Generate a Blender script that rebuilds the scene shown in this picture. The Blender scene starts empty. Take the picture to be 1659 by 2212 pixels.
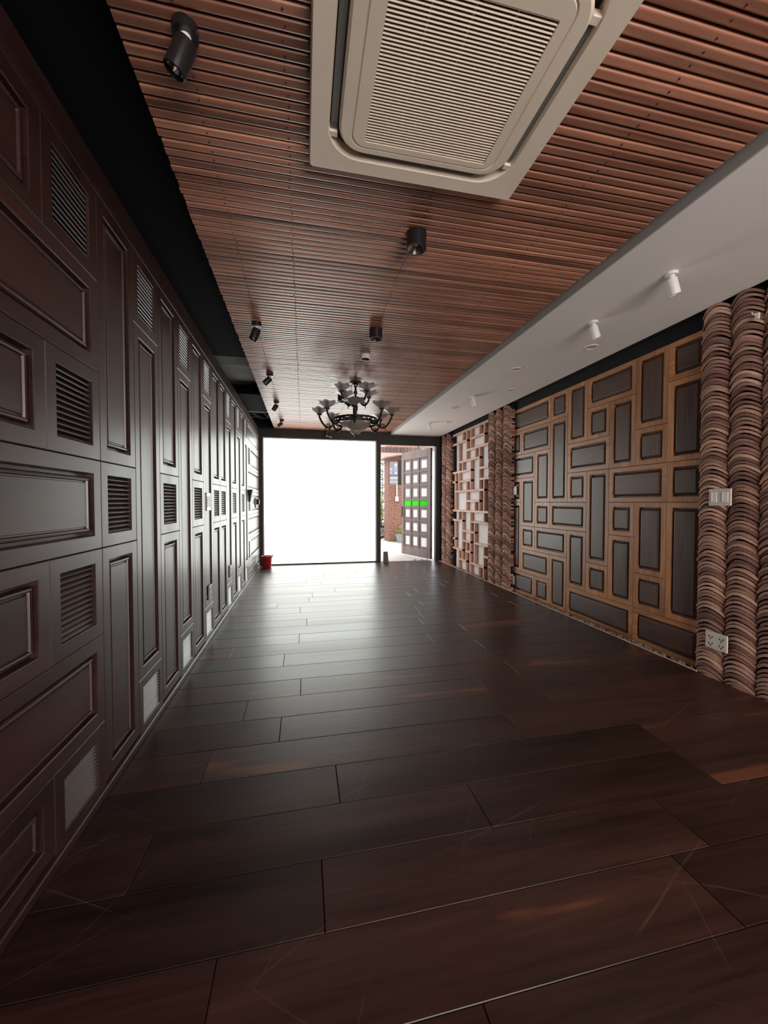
import bpy, bmesh, math, random
from mathutils import Vector, Matrix
RND = random.Random(11)
scene = bpy.context.scene
COL = scene.collection
PI = math.pi

# ------------------------------------------------------------------ camera, world, lights, exposure
cam_d = bpy.data.cameras.new('camera')
cam_d.sensor_fit = 'HORIZONTAL'
cam_d.sensor_width = 36.0
cam_d.lens = 835.0 / 1659.0 * 36.0
cam_d.clip_start = 0.02
cam = bpy.data.objects.new('camera', cam_d)
COL.objects.link(cam)
cam.location = (0, 0, 1.25)
cam.rotation_euler = Vector((0.20444, 0.97856, -0.02514)).to_track_quat('-Z', 'Y').to_euler()
scene.camera = cam

scene.view_settings.view_transform = 'Standard'
scene.view_settings.look = 'None'
scene.view_settings.gamma = 1.0
scene.view_settings.use_curve_mapping = False
scene.view_settings.exposure = 0.25

world = bpy.data.worlds.new('overcast_sky')
scene.world = world
world.use_nodes = True
wb = world.node_tree.nodes['Background']
wb.inputs[0].default_value = (0.95, 0.98, 1.0, 1)
wb.inputs[1].default_value = 3.0

PANE_EMIT = 3.1


def area_light(name, loc, rot, sx, sy, power, color):
    d = bpy.data.lights.new(name, 'AREA')
    d.shape = 'RECTANGLE'
    d.size, d.size_y = sx, sy
    d.energy = power
    d.color = color
    o = bpy.data.objects.new(name, d)
    COL.objects.link(o)
    o.location = loc
    o.rotation_euler = rot
    return o


# added fill light from behind the camera, set at an assumed, unseen window
area_light('fill_assumed_rear_window', (1.45, -2.72, 1.45), (PI / 2, 0, 0), 2.5, 2.1, 132, (1.0, 0.91, 0.82))
# soft sun over the courtyard
sd = bpy.data.lights.new('sun', 'SUN')
sd.energy = 2.0
sd.angle = 0.3
sd.color = (1.0, 0.96, 0.9)
so = bpy.data.objects.new('sun', sd)
COL.objects.link(so)
so.rotation_euler = (math.radians(30), math.radians(18), 0)

try:
    scene.cycles.use_denoising = True
    scene.cycles.max_bounces = 6
    scene.cycles.diffuse_bounces = 4
    scene.cycles.glossy_bounces = 3
    scene.cycles.transmission_bounces = 4
    scene.cycles.adaptive_threshold = 0.02
    scene.cycles.sample_clamp_indirect = 6.0
except Exception:
    pass


# ------------------------------------------------------------------ materials
def nt(name):
    m = bpy.data.materials.new(name)
    m.use_nodes = True
    t = m.node_tree
    b = t.nodes['Principled BSDF']
    return m, t, b


def plain(name, col, rough=0.5, metal=0.0, spec=0.5, noise=0.0, nscale=20.0, bump=0.0):
    m, t, b = nt(name)
    b.inputs['Base Color'].default_value = (*col, 1)
    b.inputs['Roughness'].default_value = rough
    b.inputs['Metallic'].default_value = metal
    b.inputs['Specular IOR Level'].default_value = spec
    if noise or bump:
        tc = t.nodes.new('ShaderNodeTexCoord')
        n = t.nodes.new('ShaderNodeTexNoise')
        n.inputs['Scale'].default_value = nscale
        n.inputs['Detail'].default_value = 5
        t.links.new(tc.outputs['Object'], n.inputs['Vector'])
        if noise:
            r = t.nodes.new('ShaderNodeValToRGB')
            r.color_ramp.elements[0].position = 0.3
            r.color_ramp.elements[1].position = 0.7
            r.color_ramp.elements[0].color = (*[c * (1 - noise) for c in col], 1)
            r.color_ramp.elements[1].color = (*[min(1, c * (1 + noise)) for c in col], 1)
            t.links.new(n.outputs['Fac'], r.inputs['Fac'])
            t.links.new(r.outputs['Color'], b.inputs['Base Color'])
        if bump:
            bp = t.nodes.new('ShaderNodeBump')
            bp.inputs['Strength'].default_value = bump
            bp.inputs['Distance'].default_value = 0.01
            t.links.new(n.outputs['Fac'], bp.inputs['Height'])
            t.links.new(bp.outputs['Normal'], b.inputs['Normal'])
    return m


def wood(name, dark, light, rough=0.35, axis='z', fine=60.0, var=0.35, spec=0.5, bump=0.15, streak=None, coat=0.0):
    """grain runs along the given object axis; every object gets its own offset and tone"""
    m, t, b = nt(name)
    L = t.links
    tc = t.nodes.new('ShaderNodeTexCoord')
    oi = t.nodes.new('ShaderNodeObjectInfo')
    mul = t.nodes.new('ShaderNodeMath')
    mul.operation = 'MULTIPLY'
    mul.inputs[1].default_value = 53.0
    L.new(oi.outputs['Random'], mul.inputs[0])
    comb = t.nodes.new('ShaderNodeCombineXYZ')
    for i in range(3):
        L.new(mul.outputs[0], comb.inputs[i])
    add = t.nodes.new('ShaderNodeVectorMath')
    L.new(tc.outputs['Object'], add.inputs[0])
    L.new(comb.outputs[0], add.inputs[1])
    mp = t.nodes.new('ShaderNodeMapping')
    sc = [fine, fine, fine]
    sc['xyz'.index(axis)] = fine * 0.06
    mp.inputs['Scale'].default_value = sc
    L.new(add.outputs[0], mp.inputs['Vector'])
    n1 = t.nodes.new('ShaderNodeTexNoise')
    n1.inputs['Scale'].default_value = 1.0
    n1.inputs['Detail'].default_value = 6
    n1.inputs['Roughness'].default_value = 0.65
    n1.inputs['Distortion'].default_value = 0.4
    L.new(mp.outputs[0], n1.inputs['Vector'])
    mp2 = t.nodes.new('ShaderNodeMapping')
    s2 = [fine * 0.13] * 3
    s2['xyz'.index(axis)] = fine * 0.016
    mp2.inputs['Scale'].default_value = s2
    L.new(add.outputs[0], mp2.inputs['Vector'])
    n2 = t.nodes.new('ShaderNodeTexNoise')
    n2.inputs['Scale'].default_value = 1.0
    n2.inputs['Detail'].default_value = 3
    L.new(mp2.outputs[0], n2.inputs['Vector'])
    mx = t.nodes.new('ShaderNodeMath')
    mx.operation = 'MULTIPLY_ADD'
    mx.inputs[1].default_value = 0.5
    L.new(n1.outputs['Fac'], mx.inputs[0])
    half = t.nodes.new('ShaderNodeMath')
    half.operation = 'MULTIPLY'
    half.inputs[1].default_value = 0.5
    L.new(n2.outputs['Fac'], half.inputs[0])
    L.new(half.outputs[0], mx.inputs[2])
    r = t.nodes.new('ShaderNodeValToRGB')
    r.color_ramp.elements[0].position = 0.36
    r.color_ramp.elements[1].position = 0.64
    r.color_ramp.elements[0].color = (*dark, 1)
    r.color_ramp.elements[1].color = (*light, 1)
    L.new(mx.outputs[0], r.inputs['Fac'])
    colout = r.outputs['Color']
    if streak:
        r2 = t.nodes.new('ShaderNodeValToRGB')
        r2.color_ramp.elements[0].position = streak[1]
        r2.color_ramp.elements[1].position = streak[1] + 0.035
        L.new(n2.outputs['Fac'], r2.inputs['Fac'])
        mm = t.nodes.new('ShaderNodeMix')
        mm.data_type = 'RGBA'
        L.new(r2.outputs['Color'], mm.inputs['Factor'])
        L.new(colout, mm.inputs['A'])
        mm.inputs['B'].default_value = (*streak[0], 1)
        colout = mm.outputs['Result']
    hs = t.nodes.new('ShaderNodeHueSaturation')
    mr = t.nodes.new('ShaderNodeMapRange')
    mr.inputs['To Min'].default_value = 1 - var
    mr.inputs['To Max'].default_value = 1 + var
    L.new(oi.outputs['Random'], mr.inputs['Value'])
    L.new(mr.outputs[0], hs.inputs['Value'])
    L.new(colout, hs.inputs['Color'])
    L.new(hs.outputs['Color'], b.inputs['Base Color'])
    b.inputs['Roughness'].default_value = rough
    rr = t.nodes.new('ShaderNodeMapRange')
    rr.inputs['To Min'].default_value = rough - 0.07
    rr.inputs['To Max'].default_value = rough + 0.10
    L.new(n2.outputs['Fac'], rr.inputs['Value'])
    L.new(rr.outputs[0], b.inputs['Roughness'])
    b.inputs['Specular IOR Level'].default_value = spec
    b.inputs['Coat Weight'].default_value = coat
    b.inputs['Coat Roughness'].default_value = 0.2
    if bump:
        bp = t.nodes.new('ShaderNodeBump')
        bp.inputs['Strength'].default_value = bump
        bp.inputs['Distance'].default_value = 0.002
        L.new(n1.outputs['Fac'], bp.inputs['Height'])
        L.new(bp.outputs['Normal'], b.inputs['Normal'])
    return m


def floor_wood(name):
    m = wood(name, (0.014, 0.0058, 0.0046), (0.058, 0.0225, 0.0165), rough=0.33, axis='x', fine=34.0, spec=0.5, var=0.32,
             bump=0.10, streak=((0.14, 0.046, 0.024), 0.64))
    t = m.node_tree
    b = t.nodes['Principled BSDF']
    L = t.links
    # scratches worn into the finish
    tc = t.nodes.new('ShaderNodeTexCoord')
    geo = t.nodes.new('ShaderNodeNewGeometry')
    base = b.inputs['Base Color'].links[0].from_socket
    acc = None
    for ang, sc in ((0.5, 1.3), (2.1, 1.0), (1.2, 0.8)):
        mp = t.nodes.new('ShaderNodeMapping')
        mp.inputs['Rotation'].default_value = (0, 0, ang)
        L.new(geo.outputs['Position'], mp.inputs['Vector'])
        w = t.nodes.new('ShaderNodeTexWave')
        w.inputs['Scale'].default_value = sc
        w.inputs['Distortion'].default_value = 6.0
        w.inputs['Detail'].default_value = 1.5
        w.inputs['Detail Scale'].default_value = 0.5
        L.new(mp.outputs[0], w.inputs['Vector'])
        g = t.nodes.new('ShaderNodeMath')
        g.operation = 'GREATER_THAN'
        g.inputs[1].default_value = 0.9995
        L.new(w.outputs['Fac'], g.inputs[0])
        if acc is None:
            acc = g.outputs[0]
        else:
            mxn = t.nodes.new('ShaderNodeMath')
            mxn.operation = 'MAXIMUM'
            L.new(acc, mxn.inputs[0])
            L.new(g.outputs[0], mxn.inputs[1])
            acc = mxn.outputs[0]
    nm = t.nodes.new('ShaderNodeTexNoise')
    nm.inputs['Scale'].default_value = 1.7
    nm.inputs['Detail'].default_value = 4
    L.new(geo.outputs['Position'], nm.inputs['Vector'])
    mk = t.nodes.new('ShaderNodeMapRange')
    mk.inputs['From Min'].default_value = 0.48
    mk.inputs['From Max'].default_value = 0.62
    mk.inputs['To Max'].default_value = 0.2
    L.new(nm.outputs['Fac'], mk.inputs['Value'])
    mu = t.nodes.new('ShaderNodeMath')
    mu.operation = 'MULTIPLY'
    L.new(acc, mu.inputs[0])
    L.new(mk.outputs[0], mu.inputs[1])
    mm = t.nodes.new('ShaderNodeMix')
    mm.data_type = 'RGBA'
    L.new(mu.outputs[0], mm.inputs['Factor'])
    L.new(base, mm.inputs['A'])
    mm.inputs['B'].default_value = (0.22, 0.15, 0.12, 1)
    L.new(mm.outputs['Result'], b.inputs['Base Color'])
    return m


def tile_mat():
    m, t, b = nt('clay_tile')
    L = t.links
    oi = t.nodes.new('ShaderNodeObjectInfo')
    geo = t.nodes.new('ShaderNodeNewGeometry')
    ad = t.nodes.new('ShaderNodeMath')
    L.new(oi.outputs['Random'], ad.inputs[0])
    L.new(geo.outputs['Random Per Island'], ad.inputs[1])
    fr = t.nodes.new('ShaderNodeMath')
    fr.operation = 'FRACT'
    L.new(ad.outputs[0], fr.inputs[0])
    r = t.nodes.new('ShaderNodeValToRGB')
    e = r.color_ramp.elements
    e[0].position, e[0].color = 0.0, (0.17, 0.082, 0.066, 1)
    e[1].position, e[1].color = 1.0, (0.62, 0.39, 0.28, 1)
    x = e.new(0.45)
    x.color = (0.34, 0.18, 0.14, 1)
    x = e.new(0.8)
    x.color = (0.47, 0.265, 0.20, 1)
    L.new(fr.outputs[0], r.inputs['Fac'])
    n = t.nodes.new('ShaderNodeTexNoise')
    n.inputs['Scale'].default_value = 90
    n.inputs['Detail'].default_value = 5
    L.new(geo.outputs['Position'], n.inputs['Vector'])
    mr = t.nodes.new('ShaderNodeMapRange')
    mr.inputs['To Min'].default_value = 0.6
    mr.inputs['To Max'].default_value = 1.35
    L.new(n.outputs['Fac'], mr.inputs['Value'])
    hs = t.nodes.new('ShaderNodeHueSaturation')
    L.new(mr.outputs[0], hs.inputs['Value'])
    L.new(r.outputs['Color'], hs.inputs['Color'])
    L.new(hs.outputs['Color'], b.inputs['Base Color'])
    b.inputs['Roughness'].default_value = 0.9
    bp = t.nodes.new('ShaderNodeBump')
    bp.inputs['Strength'].default_value = 0.5
    bp.inputs['Distance'].default_value = 0.003
    L.new(n.outputs['Fac'], bp.inputs['Height'])
    L.new(bp.outputs['Normal'], b.inputs['Normal'])
    return m


def pane_mat():
    """frosted film on the shopfront: a lit window, plus a blurred view of what stands outside"""
    m = bpy.data.materials.new('frosted_film')
    m.use_nodes = True
    t = m.node_tree
    t.nodes.clear()
    L = t.links
    out = t.nodes.new('ShaderNodeOutputMaterial')
    em = t.nodes.new('ShaderNodeEmission')
    em.inputs[0].default_value = (0.95, 0.97, 0.92, 1)
    em.inputs[1].default_value = PANE_EMIT
    rf = t.nodes.new('ShaderNodeBsdfRefraction')
    rf.inputs['Color'].default_value = (0.30, 0.31, 0.30, 1)
    rf.inputs['Roughness'].default_value = 0.55
    rf.inputs['IOR'].default_value = 1.12
    ad = t.nodes.new('ShaderNodeAddShader')
    L.new(em.outputs[0], ad.inputs[0])
    L.new(rf.outputs[0], ad.inputs[1])
    L.new(ad.outputs[0], out.inputs['Surface'])
    return m


def translucent(name, col, gloss=0.0, transp=0.0):
    m = bpy.data.materials.new(name)
    m.use_nodes = True
    t = m.node_tree
    t.nodes.clear()
    L = t.links
    out = t.nodes.new('ShaderNodeOutputMaterial')
    tr = t.nodes.new('ShaderNodeBsdfTranslucent')
    tr.inputs[0].default_value = (*col, 1)
    df = t.nodes.new('ShaderNodeBsdfDiffuse')
    df.inputs[0].default_value = (*col, 1)
    mx = t.nodes.new('ShaderNodeMixShader')
    mx.inputs[0].default_value = 0.3
    L.new(tr.outputs[0], mx.inputs[1])
    L.new(df.outputs[0], mx.inputs[2])
    last = mx.outputs[0]
    if transp:
        tp = t.nodes.new('ShaderNodeBsdfTransparent')
        m2 = t.nodes.new('ShaderNodeMixShader')
        m2.inputs[0].default_value = transp
        L.new(last, m2.inputs[1])
        L.new(tp.outputs[0], m2.inputs[2])
        last = m2.outputs[0]
    if gloss:
        gl = t.nodes.new('ShaderNodeBsdfGlossy')
        gl.inputs['Roughness'].default_value = 0.12
        m3 = t.nodes.new('ShaderNodeMixShader')
        m3.inputs[0].default_value = gloss
        L.new(last, m3.inputs[1])
        L.new(gl.outputs[0], m3.inputs[2])
        last = m3.outputs[0]
    L.new(last, out.inputs['Surface'])
    return m


M = {}
LW_D, LW_L = (0.019, 0.0068, 0.006), (0.049, 0.018, 0.0152)
M['lw_v'] = wood('mahogany_upright_grain', LW_D, LW_L, 0.35, 'z', 55, 0.14, bump=0.05, spec=0.75)
M['lw_h'] = wood('mahogany_level_grain', LW_D, LW_L, 0.35, 'y', 55, 0.14, bump=0.05, spec=0.75)
M['fr_v'] = wood('oak_frame_upright_grain', (0.22, 0.085, 0.033), (0.57, 0.265, 0.118), 0.38, 'z', 50, 0.22, bump=0.1)
M['fr_h'] = wood('oak_frame_level_grain', (0.22, 0.085, 0.033), (0.57, 0.265, 0.118), 0.38, 'y', 50, 0.22, bump=0.1)
M['dk_v'] = wood('walnut_panel_upright_grain', (0.050, 0.024, 0.018), (0.125, 0.064, 0.048), 0.38, 'z', 55, 0.25, bump=0.08)
M['dk_h'] = wood('walnut_panel_level_grain', (0.050, 0.024, 0.018), (0.125, 0.064, 0.048), 0.38, 'y', 55, 0.25, bump=0.08)
M['lat'] = wood('lattice_wood', (0.50, 0.28, 0.20), (0.78, 0.52, 0.41), 0.5, 'z', 40, 0.15, bump=0.05)
M['slat'] = wood('ceiling_slat_wood', (0.165, 0.057, 0.033), (0.53, 0.235, 0.152), 0.29, 'x', 30, 0.36, bump=0.08, spec=0.8)
M['floor'] = floor_wood('dark_plank')
M['black'] = plain('black_paint', (0.008, 0.008, 0.010), 0.8, spec=0.25, noise=0.2, nscale=6)
M['blackm'] = plain('black_enamel', (0.015, 0.013, 0.016), 0.32, spec=0.6)
M['frame'] = plain('dark_bronze_frame', (0.011, 0.008, 0.0065), 0.5)
M['jet'] = plain('jet_black_duct', (0.0045, 0.0045, 0.006), 0.9, spec=0.1)
M['soffit'] = plain('grey_soffit', (0.22, 0.21, 0.20), 0.9, noise=0.3, nscale=3)
M['iron'] = plain('dark_iron', (0.022, 0.016, 0.011), 0.42, 0.4, noise=0.3, nscale=40)
M['white'] = plain('white_ceiling_paint', (0.88, 0.815, 0.79), 0.8, noise=0.02, nscale=3)
M['edgeshade'] = plain('shaded_plaster_edge', (0.42, 0.41, 0.40), 0.8)  # left-facing side of the white ceiling, its shade put into the colour
M['whitem'] = plain('white_enamel', (0.82, 0.80, 0.78), 0.3)
M['ac'] = plain('cream_plastic', (0.88, 0.75, 0.62), 0.45, noise=0.03, nscale=8)
M['acdark'] = plain('vent_shadow_plastic', (0.05, 0.047, 0.045), 0.6)
M['acflap'] = plain('grey_vent_flap', (0.16, 0.15, 0.14), 0.45)
M['chrome'] = plain('polished_reflector', (0.75, 0.73, 0.70), 0.15, 1.0)
M['plate'] = plain('pale_switch_plastic', (0.66, 0.61, 0.56), 0.35, noise=0.08, nscale=60)
M['plateg'] = plain('grey_switch_plastic', (0.35, 0.33, 0.31), 0.3)
M['hole'] = plain('socket_slot', (0.02, 0.02, 0.02), 0.6)
M['concrete'] = plain('grey_concrete', (0.10, 0.10, 0.095), 0.9, noise=0.3, nscale=5, bump=0.2)
M['shell'] = plain('dark_shell_plaster', (0.05, 0.045, 0.043), 0.9)
M['tile'] = tile_mat()
M['pebble'] = plain('river_pebble', (0.20, 0.17, 0.14), 0.6, noise=0.35, nscale=30)
M['soil'] = plain('dark_gravel_bed', (0.035, 0.028, 0.024), 0.95, noise=0.4, nscale=60)
M['backing'] = plain('pale_grey_backing', (0.78, 0.72, 0.73), 0.6, noise=0.05, nscale=4)
M['pane'] = pane_mat()
M['dpane'] = translucent('milky_door_glass', (0.80, 0.76, 0.76))
M['gpane'] = translucent('green_door_glass', (0.12, 0.66, 0.07))
M['shade'] = translucent('flower_shade_glass', (0.58, 0.56, 0.55), gloss=0.18, transp=0.15)
M['bowl'] = translucent('alabaster_bowl_glass', (0.62, 0.57, 0.54), gloss=0.12, transp=0.05)
M['door'] = wood('door_wood', (0.095, 0.060, 0.053), (0.175, 0.118, 0.105), 0.38, 'z', 50, 0.1, bump=0.06)
M['red'] = plain('red_plastic', (0.36, 0.012, 0.015), 0.35, noise=0.1, nscale=6)
M['pave'] = plain('pale_paving', (0.50, 0.46, 0.43), 0.85, noise=0.08, nscale=5)
M['brick'] = plain('thin_red_brick', (0.22, 0.105, 0.075), 0.9, noise=0.25, nscale=14)
M['mortar'] = plain('mortar', (0.10, 0.055, 0.042), 0.95)
M['pink'] = plain('pink_render', (0.34, 0.24, 0.21), 0.9, noise=0.05, nscale=3)
M['fascia'] = wood('brown_fascia_wood', (0.07, 0.038, 0.027), (0.14, 0.08, 0.058), 0.7, 'z', 60, 0.3)
M['leaf'] = plain('green_leaf', (0.10, 0.17, 0.05), 0.5, noise=0.5, nscale=9)
M['leafy'] = plain('yellow_green_leaf', (0.24, 0.25, 0.05), 0.5, noise=0.3, nscale=9)
M['pot'] = plain('pale_celadon_glaze', (0.20, 0.25, 0.225), 0.35, noise=0.1, nscale=6)
M['signface'] = plain('sign_face', (0.15, 0.15, 0.17), 0.4)
M['signwhite'] = plain('sign_white', (0.36, 0.36, 0.40), 0.4)
M['signblue'] = plain('sign_blue', (0.07, 0.06, 0.28), 0.4)
M['signgrey'] = plain('sign_grey', (0.09, 0.095, 0.10), 0.5)
M['steel'] = plain('brushed_steel', (0.5, 0.5, 0.5), 0.3, 0.9)
M['rubber'] = plain('black_rubber', (0.02, 0.02, 0.02), 0.7)
M['bark'] = plain('brown_stem', (0.12, 0.08, 0.05), 0.8)


# ------------------------------------------------------------------ mesh helpers
class MB:
    def __init__(self):
        self.v, self.f = [], []

    def add(self, vs, fs):
        n = len(self.v)
        self.v += [tuple(p) for p in vs]
        self.f += [tuple(i + n for i in f) for f in fs]
        return self

    def box(self, a, b):
        x0, y0, z0 = a
        x1, y1, z1 = b
        return self.add([(x0, y0, z0), (x1, y0, z0), (x1, y1, z0), (x0, y1, z0), (x0, y0, z1), (x1, y0, z1), (x1, y1, z1), (x0, y1, z1)],
                        [(0, 3, 2, 1), (4, 5, 6, 7), (0, 1, 5, 4), (1, 2, 6, 5), (2, 3, 7, 6), (3, 0, 4, 7)])

    def cbox(self, a, b, c=0.002):
        """box with all edges chamfered"""
        bm = bmesh.new()
        bmesh.ops.create_cube(bm, size=1)
        for v in bm.verts:
            v.co = Vector([a[i] + (v.co[i] + .5) * (b[i] - a[i]) for i in range(3)])
        bmesh.ops.bevel(bm, geom=bm.edges[:], offset=c, segments=1, affect='EDGES')
        bm.verts.index_update()
        self.add([v.co[:] for v in bm.verts], [[v.index for v in f.verts] for f in bm.faces])
        bm.free()
        return self

    def lathe(self, prof, seg=24, c=(0, 0, 0), lobes=0, amp=0.0, cap=False):
        """prof: (radius, z) pairs about +z; lobes modulate the radius towards the end of the profile"""
        vs, fs = [], []
        n = len(prof)
        for i, (r, z) in enumerate(prof):
            k = i / max(1, n - 1)
            for j in range(seg):
                a = 2 * PI * j / seg
                rr = r * (1 + (amp * k * math.cos(lobes * a) if lobes else 0))
                zz = z + (amp * 0.4 * r * k * k * math.cos(lobes * a) if lobes else 0)
                vs.append((c[0] + rr * math.cos(a), c[1] + rr * math.sin(a), c[2] + zz))
        for i in range(n - 1):
            for j in range(seg):
                k = (j + 1) % seg
                fs.append((i * seg + j, i * seg + k, (i + 1) * seg + k, (i + 1) * seg + j))
        if cap:
            fs.append(tuple(range(seg))[::-1])
            fs.append(tuple((n - 1) * seg + j for j in range(seg)))
        return self.add(vs, fs)

    def tube(self, pts, r, seg=8, r1=None):
        pts = [Vector(p) for p in pts]
        vs, fs = [], []
        n = len(pts)
        up = Vector((0, 0, 1))
        for i, p in enumerate(pts):
            d = (pts[min(i + 1, n - 1)] - pts[max(i - 1, 0)]).normalized()
            s = d.cross(up)
            if s.length < 1e-3:
                s = d.cross(Vector((1, 0, 0)))
            s.normalize()
            u = s.cross(d)
            rr = r if r1 is None else r + (r1 - r) * i / (n - 1)
            for j in range(seg):
                a = 2 * PI * j / seg
                vs.append(p + s * rr * math.cos(a) + u * rr * math.sin(a))
        for i in range(n - 1):
            for j in range(seg):
                k = (j + 1) % seg
                fs.append((i * seg + j, i * seg + k, (i + 1) * seg + k, (i + 1) * seg + j))
        fs.append(tuple(range(seg))[::-1])
        fs.append(tuple((n - 1) * seg + j for j in range(seg)))
        return self.add(vs, fs)

    def xform(self, m):
        self.v = [tuple(m @ Vector(p)) for p in self.v]
        return self

    def mesh(self, name, mat=None, smooth=False):
        me = bpy.data.meshes.new(name)
        me.from_pydata(self.v, [], self.f)
        bm = bmesh.new()
        bm.from_mesh(me)
        bmesh.ops.recalc_face_normals(bm, faces=bm.faces[:])
        bm.to_mesh(me)
        bm.free()
        if mat:
            me.materials.append(M[mat])
        if smooth:
            for p in me.polygons:
                p.use_smooth = True
            try:
                me.set_sharp_from_angle(angle=math.radians(40))
            except Exception:
                pass
        me.update()
        return me

    def build(self, name, mat, parent=None, loc=(0, 0, 0), rot=(0, 0, 0), smooth=False):
        return obj(name, self.mesh(name, mat, smooth), parent, loc, rot)


def obj(name, me, parent=None, loc=(0, 0, 0), rot=(0, 0, 0)):
    o = bpy.data.objects.new(name, me)
    COL.objects.link(o)
    o.location = loc
    o.rotation_euler = rot
    if parent:
        o.parent = parent
    return o


def thing(name, label, cat, loc=(0, 0, 0), rot=(0, 0, 0), group=None):
    return tag(obj(name, None, None, loc, rot), label, cat, group)


def tag(o, label, cat, group=None):
    o['label'] = label
    o['category'] = cat
    if group:
        o['group'] = group
    return o


def struct(o, label=None):
    o['kind'] = 'structure'
    if label:
        o['label'] = label
    return o


def stuff(o):
    o['kind'] = 'stuff'
    return o


def B(a, b):
    return MB().box(a, b)


CACHE = {}


def rings(w, h, prof, s, close=True):
    """concentric rectangles in the y/z plane, prof = (inset, depth), depth along s * x"""
    vs, fs = [], []
    for ins, d in prof:
        a, b = w / 2 - ins, h / 2 - ins
        vs += [(s * d, -a, -b), (s * d, a, -b), (s * d, a, b), (s * d, -a, b)]
    for i in range(len(prof) - 1):
        for j in range(4):
            k = (j + 1) % 4
            fs.append((i * 4 + j, i * 4 + k, i * 4 + 4 + k, i * 4 + 4 + j))
    if close:
        n = (len(prof) - 1) * 4
        fs.append((n, n + 1, n + 2, n + 3))
    return MB().add(vs, fs)


def framed_panel(parent, y0, y1, z0, z1, X, s, fw, mats, pname='framed_panel', deep=0.028, mould=True, gap=0.0012):
    w, h = y1 - y0 - 2 * gap, z1 - z0 - 2 * gap
    key = (round(w, 3), round(h, 3), X, mats)
    tall = h >= w
    if key not in CACHE:
        f = rings(w, h, [(0, -0.03), (0, -0.003), (0.0025, 0), (fw, 0), (fw + 0.003, -0.003), (fw + 0.003, -0.03)], s, False)
        i0 = fw + 0.004
        if mould:
            p = [(i0, -0.03), (i0, -deep), (i0 + 0.013, -deep), (i0 + 0.014, -0.013), (i0 + 0.018, -0.007), (i0 + 0.023, -0.005),
                 (i0 + 0.028, -0.007), (i0 + 0.031, -0.014), (i0 + 0.036, -0.014), (i0 + 0.038, -0.010)]
        else:
            p = [(i0, -0.03), (i0, -deep), (i0 + 0.008, -deep), (i0 + 0.026, -0.006), (i0 + 0.027, -0.003), (i0 + 0.030, -0.002)]
        c = rings(w, h, p, s, True)
        sfx = '_v' if tall else '_h'
        CACHE[key] = (f.mesh(pname, mats[0] + sfx), c.mesh('raised_panel', mats[1] + sfx))
    fm, cm = CACHE[key]
    loc = (X, (y0 + y1) / 2, (z0 + z1) / 2)
    fo = obj(pname, fm, parent, loc)
    obj('raised_panel', cm, fo)
    return fo


def louver(parent, y0, y1, z0, z1, X, s, fw, split=True, nsl=12):
    gap = 0.0012
    w, h = y1 - y0 - 2 * gap, z1 - z0 - 2 * gap
    key = ('louver', round(w, 3), round(h, 3), X)
    if key not in CACHE:
        f = rings(w, h, [(0, -0.03), (0, -0.003), (0.0025, 0), (fw, 0), (fw + 0.002, -0.002), (fw + 0.002, -0.03)], s, False)
        CACHE[key] = f.mesh('louver_frame', 'lw_v')
    fo = obj('louver_frame', CACHE[key], parent, (X, (y0 + y1) / 2, (z0 + z1) / 2))
    ow, oh = w - 2 * fw - 0.004, h - 2 * fw - 0.004
    pitch = oh / nsl
    kk = ('louver_slat', round(ow, 3), X)
    sl = MB().cbox((-0.0112, -ow / 2, -0.0036), (0.0112, ow / 2, 0.0036), 0.0006)
    sl.xform(Matrix.Rotation(s * math.radians(43), 4, 'Y'))
    if split:
        if kk not in CACHE:
            CACHE[kk] = sl.mesh('louver_slat', 'lw_h')
        for i in range(nsl):
            obj('louver_slat', CACHE[kk], fo, (-s * 0.0135, 0, -oh / 2 + pitch * (i + .5)))
    else:
        mb = MB()
        for i in range(nsl):
            dz = -oh / 2 + pitch * (i + .5)
            mb.add([(p[0] - s * 0.0135, p[1], p[2] + dz) for p in sl.v], sl.f)
        stuff(mb.build('louver_slats', 'lw_h', fo))
    return fo


# ------------------------------------------------------------------ room dimensions
XL, XR = -0.84, 2.95          # faces of the panelled walls
XF = 2.842                    # right edge of the plank floor
YE = 7.92                     # far wall
YB = -2.6                     # wall behind the camera
ZW, ZC = 2.70, 2.655          # slatted ceiling, white ceiling

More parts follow.
